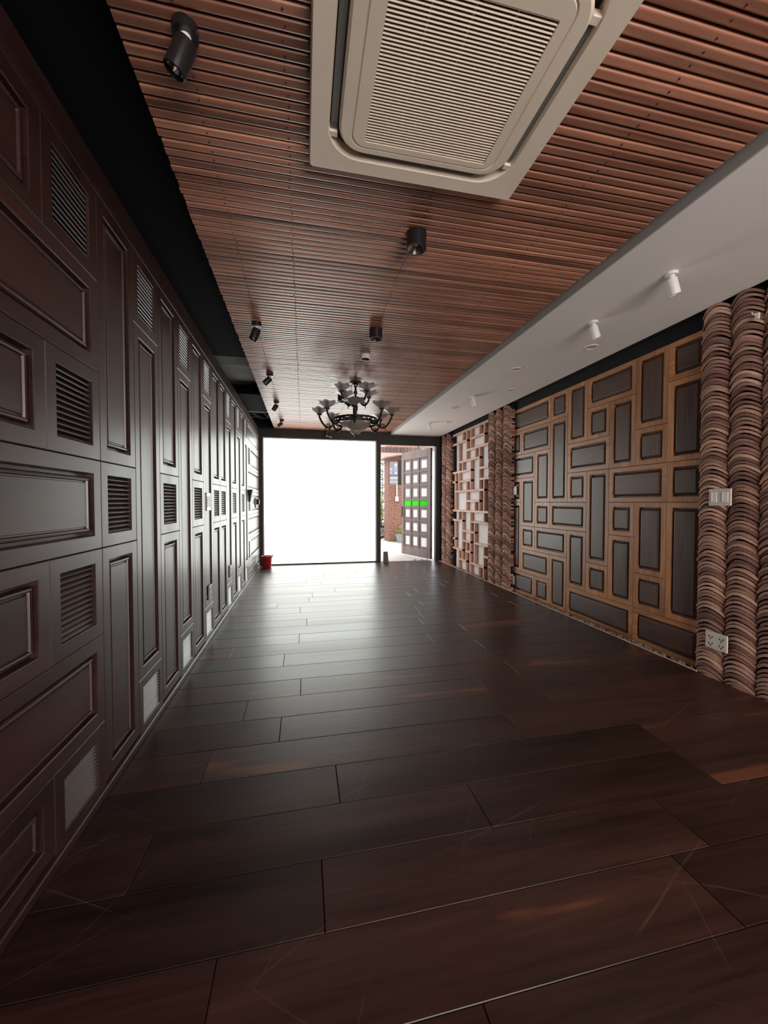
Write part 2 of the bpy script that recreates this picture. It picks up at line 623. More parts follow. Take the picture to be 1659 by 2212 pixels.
# ------------------------------------------------------------------ floor
floor = struct(B((-0.95, YB, -0.12), (XF, YE + 0.03, -0.021)).build('floor', 'soil'))
PITCH = 0.2385
known = {-3: [-0.238], -2: [0.056], -1: [-0.56], 0: [0.144], 1: [-0.456, 1.15], 2: [-0.13], 3: [-0.345, 1.194], 4: [-0.023], 5: [0.957],
         6: [-0.156], 7: [-0.584, 1.133], 8: [-0.043], 9: [1.199], 10: [0.03], 11: [-0.563, 1.3], 12: [-0.04], 13: [-0.314, 0.9],
         14: [0.065], 15: [0.115], 17: [0.93], 18: [0.27], 19: [0.039], 21: [0.339], 22: [0.935], 23: [0.198]}
for k in range(-17, 27):
    y0, y1 = 1.58 + PITCH * k, min(1.58 + PITCH * (k + 1), YE + 0.03)
    if y1 - y0 < 0.03:
        continue
    cuts = list(known.get(k, [RND.uniform(-0.6, 0.8)]))
    x = cuts[-1]
    while x + 1.0 < XF - 0.3:
        x += RND.uniform(1.1, 1.75)
        if x < XF - 0.25:
            cuts.append(x)
    xs = [-0.86] + cuts + [XF]
    for a, b in zip(xs[:-1], xs[1:]):
        g = 0.0011
        hw, hd = (b - a) / 2 - g, (y1 - y0) / 2 - g
        c = 0.0016
        vs = [(-hw, -hd, -0.02), (hw, -hd, -0.02), (hw, hd, -0.02), (-hw, hd, -0.02),
              (-hw, -hd, -c), (hw, -hd, -c), (hw, hd, -c), (-hw, hd, -c),
              (-hw + c, -hd + c, 0), (hw - c, -hd + c, 0), (hw - c, hd - c, 0), (-hw + c, hd - c, 0)]
        fs = [(0, 1, 5, 4), (1, 2, 6, 5), (2, 3, 7, 6), (3, 0, 4, 7), (4, 5, 9, 8), (5, 6, 10, 9), (6, 7, 11, 10), (7, 4, 8, 11), (8, 9, 10, 11)]
        MB().add(vs, fs).build('plank', 'floor', floor, ((a + b) / 2, (y0 + y1) / 2, RND.uniform(-0.0006, 0)),
                               (RND.uniform(-0.0012, 0.0012), RND.uniform(-0.0006, 0.0006), 0))

# thin edge strip and pebble channel along the right wall
struct(B((XF, 2.30, -0.05), (XF + 0.008, 7.86, 0.004)).build('trim_1', 'lat'), 'thin timber edging strip between floor and pebble channel')
struct(B((XF + 0.008, YB, -0.10), (3.03, YE, -0.03)).build('floor_channel', 'soil'))

# ------------------------------------------------------------------ left wall
wl = struct(B((-0.95, YB, 0), (-0.876, YE, 2.675)).build('wall_left', 'black'))
ZS = [0.04, 0.314, 0.687, 1.055, 1.425, 1.795, 2.171, 2.543]
YC = [1.855, 2.206, 2.548, 2.905, 3.235, 3.588, 3.922, 4.262, 4.605, 4.93, 5.29, 5.63, 5.985, 6.278]
kinds = ['T', 'L', 'T', 'L', 'T', 'L', 'T', 'T', 'L', 'T', 'L', 'T', 'L']
LWM = ('lw', 'lw')
FW = 0.055


def col_T(y0, y1, sp):
    framed_panel(wl, y0, y1, ZS[0], ZS[3], XL, 1, FW, LWM)
    louver(wl, y0, y1, ZS[3], ZS[4], XL, 1, FW, sp)
    framed_panel(wl, y0, y1, ZS[4], ZS[7], XL, 1, FW, LWM)


def col_L(y0, y1, sp):
    louver(wl, y0, y1, ZS[0] - 0.03, ZS[1], XL, 1, 0.05, sp)
    framed_panel(wl, y0, y1, ZS[1], ZS[6], XL, 1, FW, LWM)
    louver(wl, y0, y1, ZS[6], ZS[7], XL, 1, FW, sp)


for i, k in enumerate(kinds):
    (col_T if k == 'T' else col_L)(YC[i], YC[i + 1], i < 6)
# wide bay beside the camera
yA0, yA1, yAm = 0.83, 1.855, 1.505
for r in range(7):
    z0, z1 = ZS[r], ZS[r + 1]
    if r % 2:
        framed_panel(wl, yA0, yA1, z0, z1, XL, 1, FW, LWM)
    else:
        framed_panel(wl, yA0, yAm, z0, z1, XL, 1, FW, LWM)
        louver(wl, yAm, yA1, z0 if r else 0.012, z1, XL, 1, FW, True)
# wide bay at the far end
yZ0, yZ1, yZm = 6.278, 7.88, 6.63
for r in range(7):
    z0, z1 = ZS[r], ZS[r + 1]
    if r % 2 == 0:
        framed_panel(wl, yZ0, yZ1, z0, z1, XL, 1, FW, LWM)
    elif r == 1:
        framed_panel(wl, yZ0, 6.55, z0, z1, XL, 1, FW, LWM)
        framed_panel(wl, 6.55, yZ1, z0, z1, XL, 1, FW, LWM)
    else:
        louver(wl, yZ0, yZm, z0, z1, XL, 1, FW, False)
        framed_panel(wl, yZm, yZ1, z0, z1, XL, 1, FW, LWM)
# bays behind the camera
y = 0.83
while y > YB + 0.4:
    framed_panel(wl, y - 0.68, y, ZS[0], ZS[3], XL, 1, FW, LWM)
    framed_panel(wl, y - 0.68, y, ZS[3], ZS[7], XL, 1, FW, LWM)
    y -= 0.68
struct(MB().cbox((-0.876, YB, 2.545), (-0.839, YE, 2.675), 0.001).build('trim_2', 'lw_h'), 'plain mahogany board along the top of the left wall')
struct(MB().cbox((-0.874, YB, 0.0), (-0.822, YE, 0.036), 0.004).build('baseboard_left', 'lw_h'))

# ------------------------------------------------------------------ open black recess above the left wall
struct(B((-1.20, YB, 2.60), (-1.15, YE + .1, 3.35)).build('wall_left_upper', 'black'))
struct(B((-1.20, YB, 3.30), (3.25, YE + .1, 3.40)).build('ceiling_slab', 'concrete'))
struct(B((-1.20, YE, 2.70), (3.25, YE + 0.12, 3.40)).build('wall_far_upper', 'black'))
struct(B((-1.15, YB, 2.60), (-0.876, YE, 2.66)).build('trim_3', 'black'), 'black ledge behind the top of the left wall')
struct(B((-0.56, YB, 2.735), (-0.545, YE, 3.30)).build('wall_recess_side', 'black'))
# parts hanging in the recess
tag(MB().cbox((-1.14, 0.2, 2.80), (-0.58, 4.38, 3.20), 0.01).build('air_duct', 'jet'),
    'long matte black duct in the recess nearest the camera', 'duct')
tag(MB().cbox((-1.14, 5.85, 2.80), (-0.58, 6.95, 2.93), 0.01).build('air_duct', 'jet'),
    'short black duct in the recess between the two grey beams', 'duct')
struct(B((-1.15, 4.45, 2.82), (-0.56, 4.72, 3.30)).build('beam', 'concrete'), 'grey concrete beam crossing the recess')
struct(B((-1.15, 6.98, 2.84), (-0.56, 7.20, 3.30)).build('beam', 'concrete'), 'grey concrete beam crossing the recess near the far wall')
struct(B((-1.15, 4.72, 2.95), (-0.56, 6.98, 3.30)).build('ceiling_soffit', 'soffit'))
pts = [(-0.80 + 0.16 * math.cos(a), 7.45 + 0.22 * math.sin(a * 1.07), 2.86 + 0.03 * math.sin(a * 1.7)) for a in [i * 0.22 for i in range(70)]]
tag(MB().tube(pts, 0.009, 6).build('cable_coil', 'rubber', smooth=True), 'black cable coil bundled in the recess at the far end', 'cable')

# ------------------------------------------------------------------ ceilings
AX0, AX1, AY0, AY1 = 0.03, 0.945, 0.84, 1.683
ceil = struct(MB().box((-0.56, YB, 2.722), (1.78, AY0 + 0.03, 2.735)).box((-0.56, AY1 - 0.03, 2.722), (1.78, YE, 2.735))
              .box((-0.56, AY0 + 0.03, 2.722), (AX0 + 0.03, AY1 - 0.03, 2.735)).box((AX1 - 0.03, AY0 + 0.03, 2.722), (1.78, AY1 - 0.03, 2.735)).build('ceiling', 'black'))
SP = 0.0412
prof = [(-0.0162, 0.0215), (-0.0162, 0.004), (-0.0135, 0.0008), (-0.010, 0), (0.010, 0), (0.0135, 0.0008), (0.0162, 0.004), (0.0162, 0.0215)]


def slat_mesh(x0, x1):
    hw = (x1 - x0) / 2
    n = len(prof)
    vs = [(-hw, y, z) for y, z in prof] + [(hw, y, z) for y, z in prof]
    fs = [(i, (i + 1) % n, (i + 1) % n + n, i + n) for i in range(n)] + [tuple(range(n))[::-1], tuple(range(n, 2 * n))]
    return MB().add(vs, fs)


sx0, sx1 = -0.55, 1.77
m_full = slat_mesh(sx0, sx1).mesh('slat', 'slat')
m_l = slat_mesh(sx0, AX0 + 0.02).mesh('slat', 'slat')
m_r = slat_mesh(AX1 - 0.02, sx1).mesh('slat', 'slat')
y = 0.55
nails = MB()
rows = [-0.36, -0.05, 0.605, 1.27]
while y < YE - 0.02:
    if AY0 + 0.02 < y < AY1 - 0.02:
        obj('slat', m_l, ceil, ((sx0 + AX0 + 0.02) / 2, y, ZW + RND.uniform(-.0012, .0012)))
        obj('slat', m_r, ceil, ((sx1 + AX1 - 0.02) / 2, y, ZW + RND.uniform(-.0012, .0012)))
    else:
        obj('slat', m_full, ceil, ((sx0 + sx1) / 2 + RND.uniform(-.004, .004), y, ZW + RND.uniform(-.0012, .0012)))
    for rx in rows:
        if AX0 - 0.03 < rx < AX1 + 0.03 and AY0 - 0.03 < y < AY1 + 0.03:
            continue
        nx, ny = rx + RND.uniform(-.006, .006), y + RND.uniform(-.003, .003)
        nails.lathe([(0.0001, ZW - 0.002), (0.0035, ZW - 0.0018), (0.0036, ZW + 0.002)], 6, (nx, ny, 0))
    y += SP
stuff(nails.build('nail_heads', 'hole', ceil))
back = MB()
while_y = 0.55 - SP
while while_y > YB + 0.02:
    sm = slat_mesh(sx0, sx1)
    back.add([(p[0] + 0.61, p[1] + while_y, p[2] + ZW) for p in sm.v], sm.f)
    while_y -= SP
stuff(back.build('slats_behind', 'slat', ceil))

cw = struct(B((1.80, YB, ZC), (2.875, YE, ZC + 0.012)).build('ceiling_white', 'white'), 'smooth white lowered ceiling along the right wall')
B((1.79, YB, ZC), (1.80, YE, 2.735)).build('edge_fascia', 'edgeshade', cw)
struct(B((1.78, YB, 2.76), (3.03, YE, 2.80)).build('ceiling_upper_board', 'black'))

# ------------------------------------------------------------------ right wall
struct(B((3.03, YB, -0.1), (3.25, YE, 3.30)).build('wall_right', 'black'))
tr = struct(MB().box((2.952, YB, 2.553), (3.03, YE, 2.66)).box((2.925, YB, 2.66), (3.03, YE, 2.70)).build('trim_4', 'black'),
            'black stepped band above the panelling on the right wall')
for a, b in ((4.93, 5.03), (5.71, 5.78), (7.25, 7.32), (7.82, 7.92)):
    struct(B((2.955, a, -0.03), (3.03, b, 2.55)).build('trim_post', 'black'), 'black upright strip beside a tile pillar')

scr = thing('panel_screen', 'large wood wall screen of dark raised panels in tan frames', 'wall panelling', (XR, 3.73, 0))
YV = [5.118, 4.849, 4.526, 4.214, 3.897, 3.591, 3.283, 2.983, 2.665, 2.345]
ZV = [2.55, 2.235, 1.905, 1.58, 1.25, 0.93, 0.61, 0.29, -0.028]
mods = [(0, 3, 0, 1), (3, 4, 0, 1), (3, 4, 1, 4), (0, 1, 1, 2), (1, 3, 1, 2), (0, 2, 2, 3), (2, 3, 2, 4), (0, 1, 3, 4), (1, 2, 3, 5), (4, 5, 0, 2), (5, 7, 0, 1),
        (5, 6, 1, 2), (6, 7, 1, 3), (4, 6, 2, 3), (4, 5, 3, 4), (5, 6, 3, 6), (7, 8, 0, 2), (7, 8, 2, 3), (8, 9, 0, 1), (8, 9, 1, 3), (6, 8, 3, 4), (8, 9, 3, 4),
        (0, 1, 4, 7), (2, 3, 4, 5), (3, 5, 4, 5), (1, 2, 5, 6), (2, 4, 5, 6), (1, 3, 6, 7), (3, 4, 6, 8), (0, 2, 7, 8), (2, 3, 7, 8), (4, 5, 5, 7), (5, 6, 6, 7),
        (6, 7, 4, 5), (6, 7, 5, 7), (7, 8, 4, 6), (7, 8, 6, 7), (8, 9, 4, 7), (4, 7, 7, 8), (7, 9, 7, 8)]
for a, b, c, d in mods:
    fo = framed_panel(scr, YV[b], YV[a], ZV[d], ZV[c], XR, -1, 0.042, ('fr', 'dk'), 'panel_frame', deep=0.022, mould=False)
    fo.location = Vector(fo.location) - Vector(scr.location)

lat = thing('lattice_screen', 'open wooden lattice screen over pale backing between two tile pillars', 'lattice', (2.93, 6.56, 0))
GY = [7.285, 7.184, 7.006, 6.835, 6.653, 6.476, 6.298, 6.125, 5.945, 5.78]
GZ = [2.57 - 0.1853 * i for i in range(14)] + [-0.03]
HB = [(0, 9, 0), (0, 4, 1), (5, 8, 1), (4, 9, 2), (2, 7, 3), (0, 5, 4), (7, 9, 4), (0, 1, 5), (2, 5, 5), (7, 9, 5), (1, 8, 6), (4, 7, 7), (0, 9, 8), (0, 3, 9), (5, 9, 9),
      (3, 6, 10), (3, 5, 11), (6, 9, 11), (0, 1, 11), (0, 3, 12), (4, 5, 12), (2, 4, 13), (8, 9, 12), (5, 8, 13)]
VBs = [(3, 0, 1), (4, 0, 3), (5, 0, 2), (7, 0, 1), (8, 0, 2), (2, 1, 4), (2, 4, 6), (3, 3, 4), (6, 2, 3), (5, 3, 6), (7, 2, 8), (4, 5, 8), (1, 4, 8), (8, 5, 9), (6, 7, 8),
       (2, 8, 9), (3, 8, 13), (5, 8, 14), (1, 9, 12), (6, 9, 13), (4, 11, 14), (2, 12, 14), (8, 11, 14), (7, 13, 14)]
bw = 0.019
ly = 6.56
for a, b, z in HB:
    MB().cbox((0, GY[b] - bw - ly, GZ[z] - bw), (0.058, GY[a] + bw - ly, GZ[z] + bw), 0.002).build('lattice_bar', 'lat', lat)
for yv, a, b in VBs:
    MB().cbox((0.002, GY[yv] - bw - ly, GZ[b] + (bw if b < 14 else 0)), (0.058, GY[yv] + bw - ly, GZ[a] - bw), 0.002).build('lattice_bar', 'lat', lat)
B((0.059, 5.77 - ly, -0.03), (0.075, 7.305 - ly, 2.59)).build('backing_board', 'backing', lat)


# ------------------------------------------------------------------ pillars of stacked clay tiles
def tile_geo(w, depth, rise=0.052, th=0.0135, seg=8):
    """curved roof tile lying with its arch upwards, its long side running into the wall"""
    vs, fs = [], []
    for x, bow in ((0, 1), (depth, 0)):
        for i in range(seg + 1):
            u = -1 + 2 * i / seg
            y = u * w * 0.5
            z = rise * (1 - u * u)
            dx = 0.030 * u * u * bow
            vs.append((x + dx, y, z))
            vs.append((x + dx, y, z + th))
    n = 2 * (seg + 1)
    for i in range(seg):
        a = 2 * i
        fs += [(a, a + 2, a + 3, a + 1), (n + a, n + a + 1, n + a + 3, n + a + 2), (a, n + a, n + a + 2, a + 2), (a + 1, a + 3, n + a + 3, n + a + 1)]
    fs += [(0, 1, n + 1, n), (n - 2, 2 * n - 2, 2 * n - 1, n - 1)]
    return MB().add(vs, fs)


def tile_pillar(label, ycols, X, split, top=2.652, pitch=0.0262, rise=0.052):
    yc = (ycols[0] + ycols[-1]) / 2
    p = thing('tile_pillar', label, 'pillar', (X, yc, 0))
    B((0.05, min(ycols) - yc + 0.01, -0.03), (3.028 - X, max(ycols) - yc - 0.01, top)).build('core', 'black', p)
    for ci in range(len(ycols) - 1):
        y0, y1 = ycols[ci + 1], ycols[ci]
        w = y1 - y0
        meshes = [tile_geo(w * f, 0.10, rise, t).mesh('roof_tile', 'tile') for f, t in ((0.985, 0.0185), (1.0, 0.021), (1.01, 0.0165), (0.97, 0.0195))]
        mb = MB()
        z = -0.095
        while z < top - rise - 0.010:
            dx, dy = RND.uniform(-0.007, 0.007), RND.uniform(-0.004, 0.004)
            rz, rx = RND.uniform(-0.05, 0.05), RND.uniform(-0.018, 0.018)
            if split and ci < split:
                obj('roof_tile', RND.choice(meshes), p, (dx, (y0 + y1) / 2 - yc + dy, z), (rx, 0, rz))
            else:
                g = tile_geo(w * RND.uniform(0.90, 0.97), 0.10, rise * RND.uniform(.95, 1.05), RND.uniform(0.016, 0.021), 6)
                mt = Matrix.Translation((dx, (y0 + y1) / 2 - yc + dy, z)) @ Matrix.Rotation(rz, 4, 'Z') @ Matrix.Rotation(rx, 4, 'X')
                g.xform(mt)
                mb.add(g.v, g.f)
            z += pitch * RND.uniform(0.8, 1.2)
        if mb.v:
            stuff(mb.build('roof_tiles', 'tile', p))
    return p


tile_pillar('wide near pillar of stacked brown clay roof tiles with two switch plates', [2.344, 2.147, 1.951, 1.755, 1.56, 1.36], 2.862, 3, pitch=0.0268)
tile_pillar('middle pillar of stacked brown clay roof tiles between panel screen and lattice', [5.712, 5.485, 5.258, 5.03], 2.862, 0, rise=0.08)
tile_pillar('far narrow pillar of stacked clay roof tiles beside the open door', [7.824, 7.572, 7.32], 2.862, 0, rise=0.09)

# ------------------------------------------------------------------ pebbles in the channel


def pebble_geo(sx, sy, sz):
    bm = bmesh.new()
    bmesh.ops.create_icosphere(bm, subdivisions=1, radius=1)
    for v in bm.verts:
        v.co = Vector((v.co.x * sx * RND.uniform(.85, 1.12), v.co.y * sy * RND.uniform(.85, 1.12), v.co.z * sz * RND.uniform(.85, 1.12)))
    bm.verts.index_update()
    mb = MB().add([v.co[:] for v in bm.verts], [[v.index for v in f.verts] for f in bm.faces])
    bm.free()
    return mb


pm = [pebble_geo(RND.uniform(.015, .021), RND.uniform(.017, .028), RND.uniform(.013, .019)).mesh('pebble', 'pebble', True) for _ in range(7)]
for m_ in pm:
    for p_ in m_.polygons:
        p_.use_smooth = True
rest = MB()
yy = 2.37
n_ind = 0
while yy < 7.28:
    if not (4.92 < yy < 5.76):
        for xx in (2.872, 2.908):
            if RND.random() < 0.12:
                continue
            px, py, pz = xx + RND.uniform(-.006, .006), yy + RND.uniform(-.008, .008), -0.010 + RND.uniform(-.005, .005)
            if yy < 4.9:
                o = obj('pebble', RND.choice(pm), None, (px, py, pz), (RND.uniform(-.3, .3), RND.uniform(-.3, .3), RND.uniform(0, 6.28)))
                s_ = RND.uniform(0.8, 1.15)
                o.scale = (s_, s_, s_)
                tag(o, 'small grey-brown river pebble in the channel below the panel screen', 'pebble', 'pebbles in the channel below the panel screen')
                n_ind += 1
            else:
                g = pebble_geo(.015, .02, .013)
                rest.add([(p[0] + px, p[1] + py, p[2] + pz) for p in g.v], g.f)
    yy += 0.043
tag(stuff(rest.build('pebbles', 'pebble', smooth=True)), 'row of small pebbles in the channel below the lattice screen', 'pebbles')

# ------------------------------------------------------------------ far wall: window, posts, door
wf = struct(MB().box((-0.84, YE, 0), (-0.775, YE + 0.10, 2.70)).box((1.497, YE - 0.02, 0), (1.582, YE + 0.10, 2.70))
            .box((-0.775, YE, 2.53), (1.497, YE + 0.10, 2.70)).box((1.582, YE, 2.456), (2.793, YE + 0.10, 2.70))
            .box((2.793, YE - 0.02, 0), (3.25, YE + 0.10, 2.70)).box((-1.2, YE, 0), (-0.84, YE + 0.10, 2.70))
            .box((-0.775, YE, -0.02), (1.497, YE + 0.10, 0.022)).build('wall_far', 'frame'))
w1 = struct(MB().box((-0.775, YE + 0.03, 0.022), (-0.755, YE + 0.06, 2.53)).box((1.477, YE + 0.03, 0.022), (1.497, YE + 0.06, 2.53))
            .box((-0.755, YE + 0.03, 2.51), (1.477, YE + 0.06, 2.53)).build('window_1', 'whitem'), 'large frosted shopfront window glowing with daylight')
B((-0.755, YE + 0.040, 0.022), (0.368, YE + 0.046, 2.51)).build('pane', 'pane', w1)
B((0.371, YE + 0.040, 0.022), (1.477, YE + 0.046, 2.51)).build('pane', 'pane', w1)

HX, HY, FX, FY = 2.705, YE + 0.03, 2.335, 9.02
dl = math.hypot(FX - HX, FY - HY)
da = math.atan2(FY - HY, FX - HX)
door = struct(obj('door_1', None, None, (HX, HY, 0.02), (0, 0, da)), 'open dark wooden door with small milky panes and a green row')
DH, DT = 2.40, 0.05
# local: x along the leaf from hinge to free edge, y = thickness (+y faces the room side), z up
xs_ = [0.10, dl * 0.385, dl * 0.655, dl - 0.10]
zs_ = [0.19, 0.51, 0.82, 1.13, 1.29, 1.61, 1.92, 2.22]
lf = MB()
lf.cbox((0, -DT / 2, 0), (0.10, DT / 2, DH), 0.004).cbox((dl - 0.10, -DT / 2, 0), (dl, DT / 2, DH), 0.004)
lf.cbox((0.10, -DT / 2, 0), (dl - 0.10, DT / 2, 0.19), 0.004).cbox((0.10, -DT / 2, 2.22), (dl - 0.10, DT / 2, DH), 0.004)
lf.build('door_leaf_frame', 'door', door)
for x in xs_[1:3]:
    MB().cbox((x - 0.018, -DT / 2 + .004, 0.19), (x + 0.018, DT / 2 - .004, 2.22), 0.004).build('mullion', 'door', door)
for z in zs_[1:-1]:
    for j in range(3):
        a = xs_[j] + (0.018 if j else 0)
        b = xs_[j + 1] - (0.018 if j < 2 else 0)
        MB().cbox((a, -DT / 2 + .004, z - 0.018), (b, DT / 2 - .004, z + 0.018), 0.004).build('glazing_bar', 'door', door)
for i in range(7):
    for j in range(3):
        a = xs_[j] + (0.018 if j else 0)
        b = xs_[j + 1] - (0.018 if j < 2 else 0)
        c = zs_[i] + (0.018 if i else 0)
        d = zs_[i + 1] - (0.018 if i < 6 else 0)
        if i == 3:
            B((a, -0.004, c), (b, 0.004, d)).build('green_pane', 'gpane', door)
            continue
        gx, gz = 0.06, 0.052
        ring = MB()
        ring.cbox((a, -0.007, c), (a + gx, 0.007, d), 0.003).cbox((b - gx, -0.007, c), (b, 0.007, d), 0.003)
        ring.cbox((a + gx, -0.007, c), (b - gx, 0.007, c + gz), 0.003).cbox((a + gx, -0.007, d - gz), (b - gx, 0.007, d), 0.003)
        pf = ring.build('pane_surround', 'door', door)
        B((a + gx, -0.003, c + gz), (b - gx, 0.003, d - gz)).build('pane', 'dpane', pf)
hd = MB().cbox((dl - 0.06, DT / 2, 0.88), (dl - 0.015, DT / 2 + 0.012, 1.14), 0.003).build('door_handle', 'iron', door)
MB().tube([(dl - 0.038, DT / 2 + 0.01, 0.97), (dl - 0.038, DT / 2 + 0.05, 0.97), (dl - 0.16, DT / 2 + 0.055, 0.97)], 0.008, 8).build('lever', 'iron', hd, smooth=True)
for z in (0.15, 0.6, 1.15, 1.7, 2.2):
    MB().tube([(-0.012, 0, z), (-0.012, 0, z + 0.10)], 0.011, 8).build('hinge', 'iron', door, smooth=True)

# ------------------------------------------------------------------ air conditioner cassette


def rrect(x0, x1, y0, y1, r, n=6):
    pts = []
    for cx, cy, a0 in ((x1 - r, y1 - r, 0), (x0 + r, y1 - r, 90), (x0 + r, y0 + r, 180), (x1 - r, y0 + r, 270)):
        for i in range(n + 1):
            a = math.radians(a0 + 90 * i / n)
            pts.append((cx + r * math.cos(a), cy + r * math.sin(a)))
    return pts


def loft(loops):
    """loops: list of (pts2d, z) with equal counts, bridged in order"""
    vs, fs = [], []
    n = len(loops[0][0])
    for pts, z in loops:
        vs += [(p[0], p[1], z) for p in pts]
    for i in range(len(loops) - 1):
        for j in range(n):
            k = (j + 1) % n
            fs.append((i * n + j, i * n + k, (i + 1) * n + k, (i + 1) * n + j))
    return MB().add(vs, fs)


ax, ay = (AX0 + AX1) / 2, (AY0 + AY1) / 2
ac = thing('air_conditioner', 'cream ceiling cassette air conditioner with fine louvred grille', 'air conditioner', (ax, ay, ZW - 0.045))
W2, H2 = (AX1 - AX0) / 2, (AY1 - AY0) / 2
loft([(rrect(-W2, W2, -H2, H2, 0.018), 0.043), (rrect(-W2, W2, -H2, H2, 0.018), 0.006), (rrect(-W2 + .005, W2 - .005, -H2 + .005, H2 - .005, 0.015), 0),
      (rrect(-W2 + .068, W2 - .078, -H2 + .06, H2 - .062, 0.13), 0.004), (rrect(-W2 + .074, W2 - .084, -H2 + .066, H2 - .068, 0.125), 0.016),
      (rrect(-W2 + .074, W2 - .084, -H2 + .066, H2 - .068, 0.125), 0.05)]).build('outer_frame', 'ac', ac, smooth=True)
B((-W2 + .03, -H2 + .03, 0.05), (W2 - .03, H2 - .03, 0.30)).build('housing', 'acdark', ac)
px0, px1, py0, py1 = -W2 + .108, W2 - .112, -H2 + .10, H2 - .105
gx0, gx1, gy0, gy1 = 0.24 - ax, 0.74 - ax, 1.03 - ay, 1.520 - ay
ip = loft([(rrect(px0, px1, py0, py1, 0.10), 0.049), (rrect(px0, px1, py0, py1, 0.10), 0.004), (rrect(px0 + .008, px1 - .008, py0 + .008, py1 - .008, 0.095), -0.004),
           (rrect(px0 + .048, px1 - .05, py0 + .03, py1 - .028, 0.05), -0.004), (rrect(px0 + .050, px1 - .052, py0 + .032, py1 - .030, 0.05), 0.001),
           (rrect(px0 + .053, px1 - .055, py0 + .035, py1 - .033, 0.05), 0.001), (rrect(px0 + .055, px1 - .057, py0 + .037, py1 - .035, 0.05), -0.005),
           (rrect(gx0, gx1, gy0, gy1, 0.006), -0.005), (rrect(gx0, gx1, gy0, gy1, 0.006), 0.03)]).build('front_panel', 'ac', ac, smooth=True)
gr = MB().box((gx0, gy0, 0.030), (gx1, gy1, 0.032)).build('grille', 'acdark', ac)
nb = 44
gp = (gy1 - gy0) / nb
bar = MB().cbox((gx0, -0.0022, -0.008), (gx1, 0.0022, 0.008), 0.001).xform(Matrix.Rotation(math.radians(-24), 4, 'X')).mesh('grille_bar', 'ac')
for i in range(nb):
    obj('grille_bar', bar, gr, (0, gy0 + gp * (i + .5), 0.004))
for i in range(1, 4):
    gxx = gx0 + (gx1 - gx0) * i / 4
    MB().box((gxx - .002, gy0, 0.004), (gxx + .002, gy1, 0.013)).build('grille_rib', 'ac', gr)
for (a, b, c, d) in ((px0 - .030, px0 - .004, py0 + .10, py1 - .06), (px1 + .004, px1 + .024, py0 + .10, py1 - .06)):
    MB().cbox((a, c, 0.018), (b, d, 0.024), 0.002).build('vent_flap', 'acflap', ac)
for (a, b, c, d) in ((px0 + .10, px1 - .10, py1 + .004, py1 + .028), (px0 + .10, px1 - .10, py0 - .028, py0 - .004)):
    MB().cbox((a, c, 0.018), (b, d, 0.024), 0.002).build('vent_flap', 'acflap', ac)
for (x, y) in ((px0 - .017, py1 - .05), (px1 + .014, py1 - .05), (px0 - .017, py0 + .08), (px1 + .014, py0 + .08)):
    MB().cbox((x - .015, y - .012, 0.008), (x + .015, y + .012, 0.03), 0.002).build('vent_bracket', 'ac', ac)

# ------------------------------------------------------------------ ceiling spotlights


def spot(name, label, grp, loc, dirv, enamel, r=0.033, ln=0.090, base_r=0.038, base_h=0.030, ring='whitem'):
    t = thing(name, label, 'spotlight', loc, (0, 0, 0), grp)
    MB().lathe([(0.001, 0), (base_r, 0), (base_r, -base_h), (0.001, -base_h)], 24).build('base', enamel, t, smooth=True)
    MB().tube([(0, 0, -base_h), (0, 0, -base_h - 0.034)], 0.017, 12).build('swivel', ring, t, smooth=True)
    d = Vector(dirv).normalized()
    q = d.to_track_quat('Z', 'Y').to_euler()
    c = Vector((0, 0, -base_h - 0.026)) - d * 0.008
    body = MB().lathe([(0.001, 0), (r * 0.93, 0), (r, 0.006), (r, ln), (r * 0.86, ln + 0.002), (r * 0.86, ln - 0.012)], 24).build('lamp_body', enamel, t, tuple(c), tuple(q), True)
    MB().lathe([(r * 0.86, ln - 0.012), (r * 0.55, ln - 0.04), (0.001, ln - 0.05)], 20).build('reflector', 'chrome', body, smooth=True)
    return t


bs = [(-0.345, 1.315, (-0.42, 0.10, -0.9), 'largest black ceiling spotlight, nearest the camera beside the dark recess'),
      (-0.362, 3.31, (-0.34, 0.0, -0.94), 'second black ceiling spotlight from the camera in the left row'),
      (-0.362, 4.57, (-0.70, 0.0, -0.72), 'middle black ceiling spotlight in the left row of five'),
      (-0.37, 5.80, (-0.5, 0.0, -0.86), 'fourth black ceiling spotlight from the camera in the left row'),
      (-0.362, 7.08, (-0.72, 0.0, -0.7), 'smallest black ceiling spotlight in the left row, closest to the frosted window')]
for x, y, d, lab in bs:
    spot('ceiling_spotlight', lab, 'black spotlights along the left of the slatted ceiling', (x, y, ZW), d, 'blackm')
spot('ceiling_spotlight', 'black spotlight hanging in front of the frosted window, left below the chandelier', 'black spotlights on the slatted ceiling', (0.50, 7.45, ZW),
     (-0.25, -0.1, -1), 'blackm', r=0.05, ln=0.09, base_r=0.022, base_h=0.10, ring='blackm')
ws = [(2.22, 1.995, 'largest white ceiling spotlight, nearest the tile pillar'), (2.22, 2.648, 'second white ceiling spotlight from the camera'),
      (2.216, 4.833, 'third white ceiling spotlight from the camera'), (2.19, 6.553, 'smallest white ceiling spotlight, closest to the door')]
for x, y, lab in ws:
    spot('ceiling_spotlight', lab, 'white spotlights on the white ceiling', (x, y, ZC), (0.36, 0.02, -0.93), 'whitem', r=0.03, ln=0.095, base_r=0.034, base_h=0.016)


